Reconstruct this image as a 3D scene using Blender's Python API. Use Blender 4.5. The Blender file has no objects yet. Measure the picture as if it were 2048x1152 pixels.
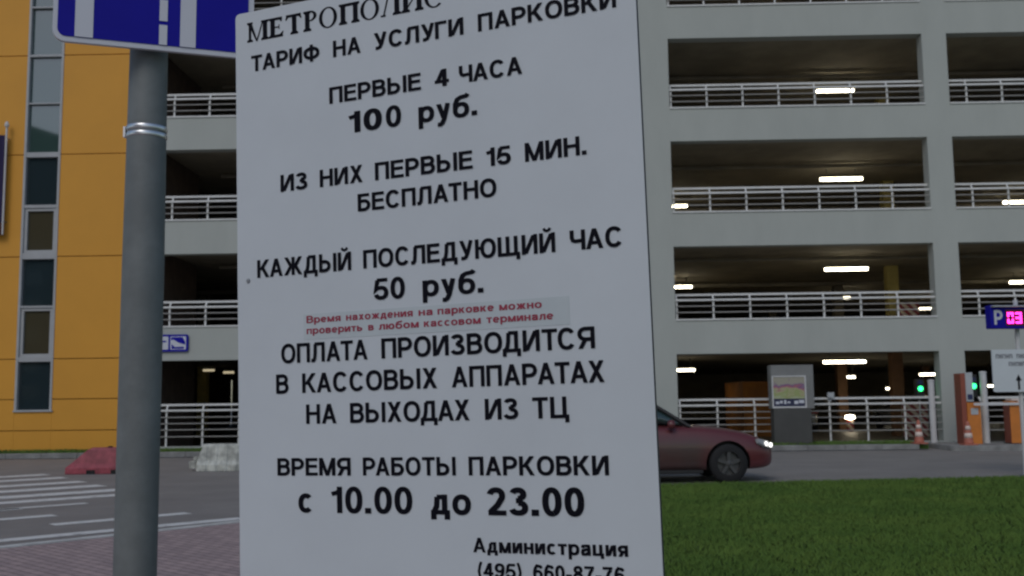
import bpy, math, random
import numpy as np
from mathutils import Vector, Matrix
random.seed(7)
R = math.radians
S = bpy.context.scene
COL = S.collection

# ------------------------------------------------------------------ camera, sky, sun, exposure
F_PX, PITCH, ROLL, CAM_H = 2068.0, R(6.183), R(.676), 1.45
cam = bpy.data.cameras.new('camera'); camo = bpy.data.objects.new('camera', cam); COL.objects.link(camo)
S.camera = camo
cam.sensor_width = 36; cam.lens = 36 * F_PX / 2048; cam.clip_start = .05; cam.clip_end = 2000
f_ = Vector((0, math.cos(PITCH), math.sin(PITCH))); u_ = Vector((0, -math.sin(PITCH), math.cos(PITCH))); r_ = Vector((1, 0, 0))
c_, s_ = math.cos(ROLL), math.sin(ROLL)
rt = c_ * r_ - s_ * u_; up = s_ * r_ + c_ * u_
camo.matrix_world = Matrix(((rt.x, up.x, -f_.x, 0), (rt.y, up.y, -f_.y, 0), (rt.z, up.z, -f_.z, CAM_H), (0, 0, 0, 1)))
cam.dof.use_dof = True; cam.dof.focus_distance = 2.4; cam.dof.aperture_fstop = 11

W = bpy.data.worlds.new('World'); S.world = W; W.use_nodes = True
nt = W.node_tree; bg = nt.nodes['Background']
sky = nt.nodes.new('ShaderNodeTexSky'); sky.sky_type = 'NISHITA'; sky.sun_disc = False
SUN_EL, SUN_AZ = R(42), R(200)          # azimuth clockwise from +Y: behind the camera, a little to the left
sky.sun_elevation = SUN_EL; sky.sun_rotation = SUN_AZ; sky.air_density = 1.0; sky.dust_density = 1.0; sky.ozone_density = 1.0
nt.links.new(sky.outputs[0], bg.inputs[0]); bg.inputs[1].default_value = .08
sun = bpy.data.lights.new('sun', 'SUN'); sun.energy = .6; sun.angle = R(25); sun.color = (1, .97, .92)
suno = bpy.data.objects.new('sun', sun); COL.objects.link(suno)
sd = Vector((math.sin(SUN_AZ) * math.cos(SUN_EL), math.cos(SUN_AZ) * math.cos(SUN_EL), math.sin(SUN_EL)))
suno.rotation_euler = (-sd).to_track_quat('-Z', 'Y').to_euler()
S.view_settings.view_transform = 'Standard'; S.view_settings.look = 'None'; S.view_settings.gamma = 1
S.view_settings.exposure = 0
S.cycles.filter_width = 2.3
S.cycles.max_bounces = 8

# ------------------------------------------------------------------ helpers
def tag(o, label=None, cat=None, group=None, kind=None):
    if label: o['label'] = label
    if cat: o['category'] = cat
    if group: o['group'] = group
    if kind: o['kind'] = kind
    return o

def empty(name, label, cat, mat=None, group=None):
    o = bpy.data.objects.new(name, None); COL.objects.link(o); o.empty_display_size = .2
    if mat is not None: o.matrix_world = mat
    return tag(o, label, cat, group)

class MB:
    def __init__(s): s.v = []; s.f = []; s.m = []
    def add(s, vs, fs, mi=0):
        b = len(s.v); s.v += [tuple(v) for v in vs]
        for f in fs: s.f.append([b + i for i in f]); s.m.append(mi)
    def box(s, x0, x1, y0, y1, z0, z1, mi=0):
        s.add([(x0,y0,z0),(x1,y0,z0),(x1,y1,z0),(x0,y1,z0),(x0,y0,z1),(x1,y0,z1),(x1,y1,z1),(x0,y1,z1)],
              [(0,3,2,1),(4,5,6,7),(0,1,5,4),(1,2,6,5),(2,3,7,6),(3,0,4,7)], mi); return s
    def tube(s, p0, p1, r0, r1=None, n=12, mi=0, caps=True):
        r1 = r0 if r1 is None else r1; p0 = Vector(p0); p1 = Vector(p1); d = (p1 - p0).normalized()
        a = d.orthogonal().normalized(); b = d.cross(a); vs = []
        for p, r in ((p0, r0), (p1, r1)):
            for k in range(n):
                t = 2 * math.pi * k / n; vs.append(p + a * r * math.cos(t) + b * r * math.sin(t))
        fs = [(k, (k + 1) % n, n + (k + 1) % n, n + k) for k in range(n)]
        if caps: fs += [tuple(range(n - 1, -1, -1)), tuple(range(n, 2 * n))]
        s.add(vs, fs, mi); return s
    def lathe(s, prof, axis='z', n=24, c=(0,0,0), mi=0, caps=True):
        vs = []
        for r, h in prof:
            for k in range(n):
                t = 2 * math.pi * k / n; a, b = r * math.cos(t), r * math.sin(t)
                p = {'z': (a, b, h), 'y': (a, h, -b), 'x': (h, a, b)}[axis]
                vs.append((p[0] + c[0], p[1] + c[1], p[2] + c[2]))
        m = len(prof)
        fs = [(i*n + k, i*n + (k+1) % n, (i+1)*n + (k+1) % n, (i+1)*n + k) for i in range(m - 1) for k in range(n)]
        if caps: fs += [tuple(range(n - 1, -1, -1)), tuple(range((m-1)*n, m*n))]
        s.add(vs, fs, mi); return s
    def prism(s, poly, y0, y1, mi=0, plane='xz'):
        n = len(poly)
        P = (lambda a, b, c: (a, c, b)) if plane == 'xz' else ((lambda a, b, c: (a, b, c)) if plane == 'xy' else (lambda a, b, c: (c, a, b)))
        vs = [P(a, b, y0) for a, b in poly] + [P(a, b, y1) for a, b in poly]
        fs = [tuple(range(n)), tuple(range(2*n - 1, n - 1, -1))] + [(i, n + i, n + (i+1) % n, (i+1) % n) for i in range(n)]
        s.add(vs, fs, mi); return s
    def mesh(s, name, mats, smooth=False):
        me = bpy.data.meshes.new(name); me.from_pydata(s.v, [], s.f)
        for m in (mats if isinstance(mats, (list, tuple)) else [mats]): me.materials.append(m)
        me.polygons.foreach_set('material_index', s.m)
        if smooth: me.polygons.foreach_set('use_smooth', [True] * len(me.polygons))
        me.update(); return me
    def build(s, name, mats, parent=None, smooth=False, bevel=0, fixn=True):
        me = s.mesh(name, mats, smooth)
        if fixn:
            import bmesh
            b = bmesh.new(); b.from_mesh(me); bmesh.ops.recalc_face_normals(b, faces=b.faces)
            b.to_mesh(me); b.free()
        o = bpy.data.objects.new(name, me); COL.objects.link(o)
        if parent: o.parent = parent
        if bevel:
            m = o.modifiers.new('bevel', 'BEVEL'); m.width = bevel; m.segments = 2; m.limit_method = 'ANGLE'; m.angle_limit = R(40)
        return o

def rrect(x0, x1, z0, z1, r, n=5):
    out = []
    for cx, cz, a in ((x1 - r, z1 - r, 0), (x0 + r, z1 - r, 90), (x0 + r, z0 + r, 180), (x1 - r, z0 + r, 270)):
        for k in range(n + 1):
            t = R(a + 90 * k / n); out.append((cx + r * math.cos(t), cz + r * math.sin(t)))
    return out

def copy_tree(o, parent=None):
    c = o.copy(); COL.objects.link(c); c.parent = parent
    if parent is not None: c.matrix_parent_inverse = o.matrix_parent_inverse.copy()
    for ch in list(o.children): copy_tree(ch, c)
    return c

# ------------------------------------------------------------------ materials
def mat(name, col, rough=.6, metal=0, var=0, vscale=3, bump=0, bscale=40, spec=.5, coat=0, emit=None, estr=0, ior=None, col2=None, ramp=(.4, .65), coords='Object', stretch=None):
    m = bpy.data.materials.new(name); m.use_nodes = True; n = m.node_tree; b = n.nodes['Principled BSDF']
    b.inputs['Base Color'].default_value = (*col, 1); b.inputs['Roughness'].default_value = rough; b.inputs['Metallic'].default_value = metal
    b.inputs['Specular IOR Level'].default_value = spec; b.inputs['Coat Weight'].default_value = coat
    if ior: b.inputs['IOR'].default_value = ior
    if emit: b.inputs['Emission Color'].default_value = (*emit, 1); b.inputs['Emission Strength'].default_value = estr
    tc = n.nodes.new('ShaderNodeTexCoord'); src = tc.outputs[coords]
    if stretch:
        mp = n.nodes.new('ShaderNodeMapping'); mp.inputs['Scale'].default_value = stretch; n.links.new(src, mp.inputs[0]); src = mp.outputs[0]
    if var or col2:
        no = n.nodes.new('ShaderNodeTexNoise'); no.inputs['Scale'].default_value = vscale; no.inputs['Detail'].default_value = 6; no.inputs['Roughness'].default_value = .62
        n.links.new(src, no.inputs['Vector'])
        cr = n.nodes.new('ShaderNodeValToRGB'); n.links.new(no.outputs['Fac'], cr.inputs[0])
        cr.color_ramp.elements[0].position = ramp[0]; cr.color_ramp.elements[1].position = ramp[1]
        if col2: a, z = col, col2
        else: a = tuple(c * (1 - var) for c in col); z = tuple(min(1, c * (1 + var)) for c in col)
        cr.color_ramp.elements[0].color = (*a, 1); cr.color_ramp.elements[1].color = (*z, 1)
        n.links.new(cr.outputs[0], b.inputs['Base Color'])
    if bump:
        nb = n.nodes.new('ShaderNodeTexNoise'); nb.inputs['Scale'].default_value = bscale; nb.inputs['Detail'].default_value = 4
        n.links.new(src, nb.inputs['Vector'])
        bp = n.nodes.new('ShaderNodeBump'); bp.inputs['Strength'].default_value = bump; bp.inputs['Distance'].default_value = .02
        n.links.new(nb.outputs['Fac'], bp.inputs['Height']); n.links.new(bp.outputs[0], b.inputs['Normal'])
    return m

M = {}
M['concrete'] = mat('pale_concrete', (.445, .468, .435), .8, var=.05, vscale=1.1, bump=.1, bscale=12, ramp=(.3, .7), stretch=(1, 1, .35))
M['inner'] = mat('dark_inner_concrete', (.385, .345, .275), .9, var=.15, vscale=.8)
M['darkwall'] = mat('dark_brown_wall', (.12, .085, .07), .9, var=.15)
M['brown_col'] = mat('brown_column_paint', (.24, .13, .07), .8, var=.1)
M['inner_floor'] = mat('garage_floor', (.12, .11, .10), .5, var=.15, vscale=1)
M['inner_col'] = mat('cream_column_paint', (.55, .46, .16), .7, var=.1)
M['warm_lit_wall'] = mat('painted_warm_light_wall', (.34, .13, .025), .8, var=.3, vscale=1)
M['rail'] = mat('white_railing_paint', (.72, .72, .70), .5, var=.05)
M['wire'] = mat('grey_rail_bar', (.36, .35, .33), .5)
M['yellow'] = mat('ochre_facade_panel', (.72, .335, .036), .65, var=.05, vscale=.5, bump=.05, bscale=8, ramp=(.3, .7))
M['groove'] = mat('facade_joint', (.42, .19, .03), .9)
M['winframe'] = mat('grey_window_frame', (.42, .43, .44), .4, var=.05)
M['sky_glass'] = mat('coated_sky_glass', (.045, .085, .075), .03, ior=2.4)
M['dark_glass'] = mat('dark_glass', (.022, .036, .042), .05, ior=1.9)
M['brown_glass'] = mat('brownish_glass', (.07, .06, .035), .06, ior=1.8)
M['asphalt'] = mat('asphalt', (.265, .248, .232), .75, var=.12, vscale=.9, bump=.25, bscale=120, ramp=(.3, .7))
M['kerb'] = mat('kerb_stone', (.26, .26, .25), .85, var=.2, vscale=3, bump=.2, bscale=60)
M['kerb_light'] = mat('pale_kerb_stone', (.68, .68, .65), .85, var=.15, vscale=3, bump=.2, bscale=60)
M['kerbside_strip'] = mat('dark_kerbside_asphalt', (.075, .075, .08), .6, var=.4, vscale=1.5)
M['soil'] = mat('lawn_soil', (.08, .15, .03), .95, var=.3, vscale=2)
M['marking'] = None
M['white_paint'] = mat('white_painted_steel', (.62, .62, .62), .45, var=.04)
M['signwhite'] = mat('white_sign_sheet', (.63, .675, .712), .5, var=.045, vscale=3.2, ramp=(.25, .75), bump=.05, bscale=3)
M['signedge'] = mat('dark_sheet_edge', (.05, .05, .055), .6)
M['black'] = mat('black_vinyl', (.004, .004, .009), .7, spec=.15)
M['redink'] = mat('red_vinyl', (.34, .035, .07), .5)
M['sticker'] = mat('grey_sticker', (.56, .62, .645), .5, var=.03, vscale=8)
M['poleg'] = mat('dark_grey_pole_paint', (.178, .196, .195), .55, var=.12, vscale=6, bump=.08, bscale=30)
M['steel'] = mat('bright_steel_band', (.80, .81, .82), .34, metal=1)
M['blue'] = mat('blue_reflective_sheet', (.009, .007, .33), .5, var=.05, spec=.15)
M['signline'] = mat('white_reflective_sheet', (.62, .64, .70), .4)
M['galv'] = mat('galvanised_back', (.35, .36, .37), .5, metal=.6)
M['redplastic'] = mat('faded_red_plastic', (.33, .065, .085), .55, var=.25, vscale=5)
M['whiteplastic'] = mat('dirty_white_plastic', (.50, .51, .46), .6, var=.35, vscale=4)
M['rubber'] = mat('black_rubber', (.012, .012, .013), .8)
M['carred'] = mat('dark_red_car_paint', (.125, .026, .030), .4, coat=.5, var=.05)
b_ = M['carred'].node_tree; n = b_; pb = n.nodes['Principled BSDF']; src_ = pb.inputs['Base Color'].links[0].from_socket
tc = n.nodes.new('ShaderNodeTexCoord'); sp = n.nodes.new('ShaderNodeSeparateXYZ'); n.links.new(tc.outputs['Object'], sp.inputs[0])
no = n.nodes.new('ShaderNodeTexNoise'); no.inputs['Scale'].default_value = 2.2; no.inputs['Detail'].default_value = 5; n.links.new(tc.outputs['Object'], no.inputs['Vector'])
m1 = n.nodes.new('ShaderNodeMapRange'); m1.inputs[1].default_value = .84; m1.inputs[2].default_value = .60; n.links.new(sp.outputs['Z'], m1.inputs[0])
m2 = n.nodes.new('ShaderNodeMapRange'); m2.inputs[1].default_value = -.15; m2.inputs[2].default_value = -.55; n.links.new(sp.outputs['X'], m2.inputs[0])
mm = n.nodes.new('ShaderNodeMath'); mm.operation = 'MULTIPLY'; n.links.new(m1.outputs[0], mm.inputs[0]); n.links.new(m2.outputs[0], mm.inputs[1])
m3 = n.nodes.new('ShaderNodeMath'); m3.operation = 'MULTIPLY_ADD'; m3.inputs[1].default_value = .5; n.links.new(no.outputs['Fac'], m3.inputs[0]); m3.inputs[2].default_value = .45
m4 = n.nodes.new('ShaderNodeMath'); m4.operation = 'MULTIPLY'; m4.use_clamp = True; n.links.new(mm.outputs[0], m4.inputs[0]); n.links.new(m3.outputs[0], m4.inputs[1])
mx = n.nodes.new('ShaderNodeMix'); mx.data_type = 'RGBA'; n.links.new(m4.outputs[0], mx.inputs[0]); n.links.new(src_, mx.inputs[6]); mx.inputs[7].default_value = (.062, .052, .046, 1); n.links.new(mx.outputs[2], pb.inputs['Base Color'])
M['cargrey'] = mat('grey_car_paint', (.10, .10, .11), .3, coat=.8)
M['carsilver'] = mat('silver_car_paint', (.45, .46, .47), .3, metal=.3, coat=.8)
M['carblack'] = mat('dark_trim', (.015, .015, .016), .5)
M['carglass'] = mat('tinted_car_glass', (.03, .055, .055), .04, ior=1.8)
M['alloy'] = mat('alloy_wheel', (.10, .10, .10), .45, metal=.6)
M['headlamp'] = mat('lit_headlamp', (.9, .9, .9), .2, emit=(1, .97, .92), estr=2.2)
M['headoff'] = mat('headlamp_glass', (.34, .35, .36), .15)
M['taillamp'] = mat('red_tail_lens', (.35, .01, .01), .2)
M['lamp'] = mat('lit_fluorescent_tube', (.9, .9, .8), .4, emit=(1, .90, .66), estr=12)
M['dimlamp'] = mat('dim_fluorescent_tube', (.8, .75, .6), .4, emit=(1, .85, .55), estr=.45)
M['lamphouse'] = mat('lamp_housing', (.3, .3, .28), .6)
M['green'] = mat('lit_green_lens', (.05, .6, .2), .3, emit=(.03, 1, .25), estr=3.5)
M['led'] = mat('lit_pink_led', (.8, .02, .3), .4, emit=(1, .03, .42), estr=5.5)
M['ledback'] = mat('dark_red_led_panel', (.10, .004, .012), .4)
M['orange'] = mat('orange_terminal_paint', (.64, .21, .032), .5, var=.08, vscale=3)
M['redside'] = mat('red_terminal_side', (.28, .075, .045), .5, var=.06)
M['termgrey'] = mat('pale_terminal_panel', (.45, .48, .50), .5, var=.05)
M['screen'] = mat('terminal_screen', (.02, .03, .10), .2)
M['cone'] = mat('cone_orange_plastic', (.46, .15, .10), .6, var=.1)
M['conewhite'] = mat('cone_white_band', (.75, .62, .55), .5)
M['boxgrey'] = mat('dark_grey_cabinet', (.07, .07, .066), .6, var=.08, vscale=2)
M['boxlight'] = mat('light_grey_cabinet', (.21, .215, .21), .55, var=.06)
M['greyprint'] = mat('grey_print', (.10, .10, .13), .5)
M['banner'] = mat('navy_banner_cloth', (.018, .012, .065), .8, var=.15)
M['brownred'] = mat('dark_red_cloth', (.10, .02, .02), .8)
M['block'] = mat('grey_brown_block_wall', (.05, .052, .04), .85, var=.15, vscale=.2)
M['roofing'] = mat('roof_felt', (.06, .06, .06), .9)

def special(name):
    m = bpy.data.materials.new(name); m.use_nodes = True
    return m, m.node_tree, m.node_tree.nodes['Principled BSDF'], m.node_tree.nodes.new('ShaderNodeTexCoord')

# worn road paint: patches of asphalt show through
m, n, b, tc = special('worn_road_paint'); M['marking'] = m
no = n.nodes.new('ShaderNodeTexNoise'); no.inputs['Scale'].default_value = 4; no.inputs['Detail'].default_value = 8; no.inputs['Roughness'].default_value = .75
n.links.new(tc.outputs['Object'], no.inputs['Vector'])
cr = n.nodes.new('ShaderNodeValToRGB'); cr.color_ramp.elements[0].position = .33; cr.color_ramp.elements[1].position = .46
cr.color_ramp.elements[0].color = (.23, .23, .225, 1); cr.color_ramp.elements[1].color = (.80, .80, .77, 1)
n.links.new(no.outputs['Fac'], cr.inputs[0]); n.links.new(cr.outputs[0], b.inputs['Base Color']); b.inputs['Roughness'].default_value = .7

# small reddish-grey paving blocks
m, n, b, tc = special('paving_blocks'); M['paving'] = m
mp = n.nodes.new('ShaderNodeMapping'); mp.inputs['Rotation'].default_value = (0, 0, R(43)); n.links.new(tc.outputs['Object'], mp.inputs[0])
br = n.nodes.new('ShaderNodeTexBrick'); br.inputs['Scale'].default_value = 1; br.inputs['Brick Width'].default_value = .20; br.inputs['Row Height'].default_value = .10
br.inputs['Mortar Size'].default_value = .006; br.inputs['Color1'].default_value = (.50, .375, .36, 1); br.inputs['Color2'].default_value = (.38, .29, .285, 1); br.inputs['Mortar'].default_value = (.13, .11, .11, 1)
n.links.new(mp.outputs[0], br.inputs['Vector']); n.links.new(br.outputs['Color'], b.inputs['Base Color']); b.inputs['Roughness'].default_value = .85
bp = n.nodes.new('ShaderNodeBump'); bp.inputs['Strength'].default_value = .5; bp.inputs['Distance'].default_value = .01
n.links.new(br.outputs['Fac'], bp.inputs['Height']); bp.invert = True; n.links.new(bp.outputs[0], b.inputs['Normal'])

# red and white hazard stripes
m, n, b, tc = special('hazard_stripes'); M['hazard'] = m
mp = n.nodes.new('ShaderNodeMapping'); mp.inputs['Rotation'].default_value = (0, R(45), 0); n.links.new(tc.outputs['Object'], mp.inputs[0])
wv = n.nodes.new('ShaderNodeTexWave'); wv.bands_direction = 'X'; wv.inputs['Scale'].default_value = 1.4; n.links.new(mp.outputs[0], wv.inputs[0])
cr = n.nodes.new('ShaderNodeValToRGB'); cr.color_ramp.interpolation = 'CONSTANT'; cr.color_ramp.elements[1].position = .5
cr.color_ramp.elements[0].color = (.30, .03, .03, 1); cr.color_ramp.elements[1].color = (.75, .62, .5, 1)
n.links.new(wv.outputs['Fac'], cr.inputs[0]); n.links.new(cr.outputs[0], b.inputs['Base Color'])

# printed poster: pale yellow-green with a purple and red blot above
m, n, b, tc = special('faded_poster_print'); M['poster'] = m
sp = n.nodes.new('ShaderNodeSeparateXYZ'); n.links.new(tc.outputs['Generated'], sp.inputs[0])
no = n.nodes.new('ShaderNodeTexNoise'); no.inputs['Scale'].default_value = 3.5; no.inputs['Detail'].default_value = 3; n.links.new(tc.outputs['Generated'], no.inputs['Vector'])
ad = n.nodes.new('ShaderNodeMath'); ad.operation = 'MULTIPLY_ADD'; ad.inputs[1].default_value = .5
ad.inputs[1].default_value = 1.1; n.links.new(no.outputs['Fac'], ad.inputs[0])
zz = n.nodes.new('ShaderNodeMath'); zz.operation = 'SUBTRACT'; zz.inputs[1].default_value = .32; n.links.new(sp.outputs['Z'], zz.inputs[0]); n.links.new(zz.outputs[0], ad.inputs[2])
cr = n.nodes.new('ShaderNodeValToRGB'); e = cr.color_ramp.elements
e[0].position = .28; e[0].color = (.42, .45, .28, 1); e[1].position = 1.0; e[1].color = (.36, .34, .27, 1)
for p, c in ((.45, (.30, .36, .12)), (.58, (.42, .40, .24)), (.74, (.38, .13, .17)), (.86, (.20, .11, .24))):
    q = e.new(p); q.color = (*c, 1)
n.links.new(ad.outputs[0], cr.inputs[0]); n.links.new(cr.outputs[0], b.inputs['Base Color']); b.inputs['Roughness'].default_value = .4

# grass blades: hue varies from clump to clump
m, n, b, tc = special('grass_blades'); M['grass'] = m
ge = n.nodes.new('ShaderNodeNewGeometry'); v1 = n.nodes.new('ShaderNodeVectorMath'); v1.operation = 'SCALE'; v1.inputs['Scale'].default_value = .45; n.links.new(ge.outputs['Normal'], v1.inputs[0])
v2 = n.nodes.new('ShaderNodeVectorMath'); v2.operation = 'ADD'; v2.inputs[1].default_value = (0, 0, .9); n.links.new(v1.outputs[0], v2.inputs[0])
v3 = n.nodes.new('ShaderNodeVectorMath'); v3.operation = 'NORMALIZE'; n.links.new(v2.outputs[0], v3.inputs[0]); n.links.new(v3.outputs[0], b.inputs['Normal'])
no = n.nodes.new('ShaderNodeTexNoise'); no.inputs['Scale'].default_value = .9; no.inputs['Detail'].default_value = 7; no.inputs['Roughness'].default_value = .7
n.links.new(tc.outputs['Object'], no.inputs['Vector'])
cr = n.nodes.new('ShaderNodeValToRGB'); cr.color_ramp.elements[0].position = .33; cr.color_ramp.elements[1].position = .68
cr.color_ramp.elements[0].color = (.090, .178, .033, 1); cr.color_ramp.elements[1].color = (.155, .250, .047, 1)
n.links.new(no.outputs['Fac'], cr.inputs[0]); n.links.new(cr.outputs[0], b.inputs['Base Color']); b.inputs['Roughness'].default_value = .75
b.inputs['Specular IOR Level'].default_value = .2

# ------------------------------------------------------------------ the facade frame: x along the facade, y into the building
FM = Matrix.Translation((0, 30, 0)) @ Matrix.Rotation(R(-1.32), 4, 'Z')
def fpt(x, off, z): return FM @ Vector((x, -off, z))
def fmat(x, off, z, rz=0): return Matrix.Translation(fpt(x, off, z)) @ Matrix.Rotation(R(-1.32 + rz), 4, 'Z')

# ------------------------------------------------------------------ the setting
def sheet(name, poly, z, m, kind='structure'):
    me = bpy.data.meshes.new(name); me.from_pydata([(x, y, z) for x, y in poly], [], [tuple(range(len(poly)))]); me.materials.append(m)
    o = bpy.data.objects.new(name, me); COL.objects.link(o); o['kind'] = kind; return o
sheet('road', [(-400, -400), (400, -400), (400, 400), (-400, 400)], 0, M['asphalt'])
EDGE0, EDGE1 = (-30.0, -16.17), (.58, 17.17)            # road edge of the block paving
ed = Vector((EDGE1[0] - EDGE0[0], EDGE1[1] - EDGE0[1], 0)).normalized(); en = Vector((ed.y, -ed.x, 0))
GR = [(.70, 17.10), (40, 21.54), (40, -8), (.35, -8), (.35, 8)]
def slab(name, poly, z0, z1, m):
    o = MB().prism(poly, z0, z1, plane='xy').build(name, m); o['kind'] = 'structure'; return o
slab('pavement', [(EDGE0[0] + en.x*.14, EDGE0[1] + en.y*.14), (EDGE1[0] + en.x*.14, EDGE1[1] + en.y*.14 - .06), (.24, 8), (.24, -40), (-30, -40)], -.1, .022, M['paving'])
kb = MB()
def kerb_run(a, b, w, h, step=1.0, side=1):
    a = Vector((*a, 0)); b = Vector((*b, 0)); d = (b - a); L = d.length; d.normalize(); nn = Vector((d.y, -d.x, 0)) * side
    k = int(L / step)
    for i in range(k):
        p = a + d * (i * step + .006); q = a + d * ((i + 1) * step - .006); hh = h + random.uniform(-.004, .004)
        c = .018
        prof = [(0, -.1), (0, hh - c), (c, hh), (w, hh), (w, -.1)]
        vs = [p + nn * t + Vector((0, 0, z)) for t, z in prof] + [q + nn * t + Vector((0, 0, z)) for t, z in prof]
        kb.add(vs, [(0,1,2,3,4), (9,8,7,6,5), (0,5,6,1), (1,6,7,2), (2,7,8,3), (3,8,9,4), (4,9,5,0)])
kerb_run(EDGE0, EDGE1, .135, .03)
kerb_run(GR[0], GR[1], .10, .03)
o = kb.build('kerb', M['kerb_light']); o['kind'] = 'structure'
slab('lawn_bed', [(.72, 16.99), (39.9, 21.40), (39.9, -8), (.40, -8), (.40, 8)], -.1, .03, M['soil'])
# kerb and green verge along the buildings
kb = MB()
def fk(x0, x1, off):
    a, b = fpt(x0, off, 0), fpt(x1, off, 0); kerb_run((a.x, a.y), (b.x, b.y), .16, .14, 1.0, -1)
fk(-30, 11.3, 1.5)
o = kb.build('kerb', M['kerb']); o['kind'] = 'structure'
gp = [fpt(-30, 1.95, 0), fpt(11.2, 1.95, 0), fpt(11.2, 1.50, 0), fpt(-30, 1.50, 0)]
sheet('kerbside_strip', [(v.x, v.y) for v in gp], .003, M['kerbside_strip'])  # flat darker strip of road along the foot of the kerb
def fslab(name, x0, x1, o0, o1, z0, z1, m):
    o = MB().box(x0, x1, -o1, -o0, z0, z1).build(name, m); o.matrix_world = FM; o['kind'] = 'structure'; return o
fslab('verge', -30, 11.3, .05, 1.34, -.1, .11, M['soil'])
isl = MB(); isl.prism(rrect(11.45, 24, -2.75, -.45, .35), -.1, .14, plane='xy')
o = isl.build('traffic_island', M['kerb'], bevel=.02); o.matrix_world = FM; o['kind'] = 'structure'
sheet('garage_floor', [tuple((FM @ Vector(p))[:2]) for p in ((-11, .5, 0), (29.3, .5, 0), (29.3, 40, 0), (-20, 40, 0), (-20, 5.2, 0), (-11, 5.2, 0))], .006, M['inner_floor'])

# road paint: slanting crossing bars and edge lines
mk = MB(); dr = Vector((.74, .672, 0)).normalized(); pr = Vector((-dr.y, dr.x, 0))
def bar(end, ln, w):
    e_ = Vector((*end, .004)); a = e_ - dr * ln
    mk.add([a - pr*w/2, e_ - pr*w/2, e_ + pr*w/2, a + pr*w/2], [(0,1,2,3)])
for end, ln, w in (((-9.85, 22.1), 4, .5), ((-9.05, 21.1), 4, .5), ((-8.2, 19.95), 4.4, .5), ((-7.45, 18.95), 4.6, .52), ((-6.7, 18.0), 5, .52), ((-6.1, 17.2), 4.6, .42), ((-6.35, 15.6), 2.2, .2),
                   ((-7.0, 14.9), 2.6, .24), ((-6.1, 13.95), 3, .26), ((-4.35, 14.02), 1.75, .26), ((-3.45, 13.32), 6.5, .27)):
    bar(end, ln, w)
o = mk.build('road_markings', M['marking']); o['kind'] = 'structure'

# grass: many small blades over the lawn and the verge
def blades(name, pts, h0, h1, w, seed):
    rng = np.random.default_rng(seed); n = len(pts)
    a = rng.uniform(0, 2*np.pi, n); h = rng.uniform(h0, h1, n); ln = rng.normal(0, .45, (n, 2)) * h[:, None]
    dx = np.stack([np.cos(a), np.sin(a)], 1) * w * rng.uniform(.6, 1.4, n)[:, None]
    v = np.zeros((n, 4, 3)); v[:, 0, :2] = pts[:, :2] - dx; v[:, 1, :2] = pts[:, :2] + dx
    v[:, 2, :2] = pts[:, :2] + dx*.5 + ln*.45; v[:, 3, :2] = pts[:, :2] + ln
    v[:, 0, 2] = v[:, 1, 2] = pts[:, 2]; v[:, 2, 2] = pts[:, 2] + h*.6; v[:, 3, 2] = pts[:, 2] + h
    me = bpy.data.meshes.new(name); me.vertices.add(n*4); me.vertices.foreach_set('co', v.reshape(-1))
    idx = np.array([[0, 1, 2], [0, 2, 3]]); li = (np.arange(n)[:, None, None]*4 + idx).reshape(-1)
    me.loops.add(n*6); me.loops.foreach_set('vertex_index', li); me.polygons.add(n*2); me.polygons.foreach_set('loop_start', np.arange(n*2)*3)
    me.materials.append(M['grass']); me.update(); me.validate()
    o = bpy.data.objects.new(name, me); COL.objects.link(o)
    tag(o, kind='stuff'); return o
rng = np.random.default_rng(3)
p = np.stack([rng.uniform(.4, 14, 420000), rng.uniform(5.5, 20.5, 420000), np.full(420000, .03)], 1)
p = p[(p[:, 0] > .44 + np.maximum(0, (p[:, 1] - 8)) * .036) & (p[:, 1] < 16.94 + .113*p[:, 0]) & (p[:, 0] < p[:, 1]*.56 + .8)]
o = blades('lawn_grass', p, .025, .065, .007, 5); tag(o, 'short green lawn in front of the road', 'grass')
q = np.stack([rng.uniform(-18, 11.2, 26000), -rng.uniform(.08, 1.3, 26000), np.full(26000, .11)], 1)
R2 = np.array(FM)[:2, :2]; q[:, :2] = q[:, :2] @ R2.T + np.array([0, 30])
o = blades('verge_grass', q, .04, .12, .012, 6); tag(o, 'thin strip of grass along the foot of the buildings', 'grass')

# ------------------------------------------------------------------ the multi-storey car park
gar = empty('parking_garage', 'grey concrete multi-storey car park with dark open decks and white railings', 'building', FM)
FL = [(.12, 2.71), (3.68, 5.85), (6.84, 8.99), (9.97, 12.12), (13.10, 15.25)]     # sill and lintel of each deck
BAYS = [(-10.55, -4.2), (-3.4, 3.3), (4.73, 12.24), (12.96, 20.5), (21.2, 28.7)]
COLS = [(-11.0, -10.55), (-4.2, -3.4), (3.3, 4.73), (12.24, 12.96), (20.5, 21.2), (28.7, 29.4)]
TH = .42
for x0, x1 in COLS: MB().box(x0, x1, 0, TH, 0, 16.4).build('column', M['concrete'], gar)
for bx0, bx1 in BAYS:
    for k in range(5):
        z0 = FL[k][1]; z1 = FL[k+1][0] if k < 4 else 16.4
        MB().box(bx0, bx1, .003, TH - .03, z0, z1).build('spandrel_beam', M['concrete'], gar)
        if k < 4: MB().box(bx0, bx1, -.03, .16, z1, z1 + .045).build('sill_ledge', M['rail'], gar)
for k in range(5):
    zc = FL[k][1]
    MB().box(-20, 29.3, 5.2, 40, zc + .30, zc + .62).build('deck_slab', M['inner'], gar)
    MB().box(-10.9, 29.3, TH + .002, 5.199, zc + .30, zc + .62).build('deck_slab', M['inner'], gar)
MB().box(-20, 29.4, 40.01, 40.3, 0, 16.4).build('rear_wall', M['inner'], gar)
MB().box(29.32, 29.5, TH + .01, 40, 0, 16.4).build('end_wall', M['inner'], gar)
MB().box(-20.3, -20.05, 5.2, 40, 0, 16.4).build('end_wall', M['darkwall'], gar)
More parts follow.
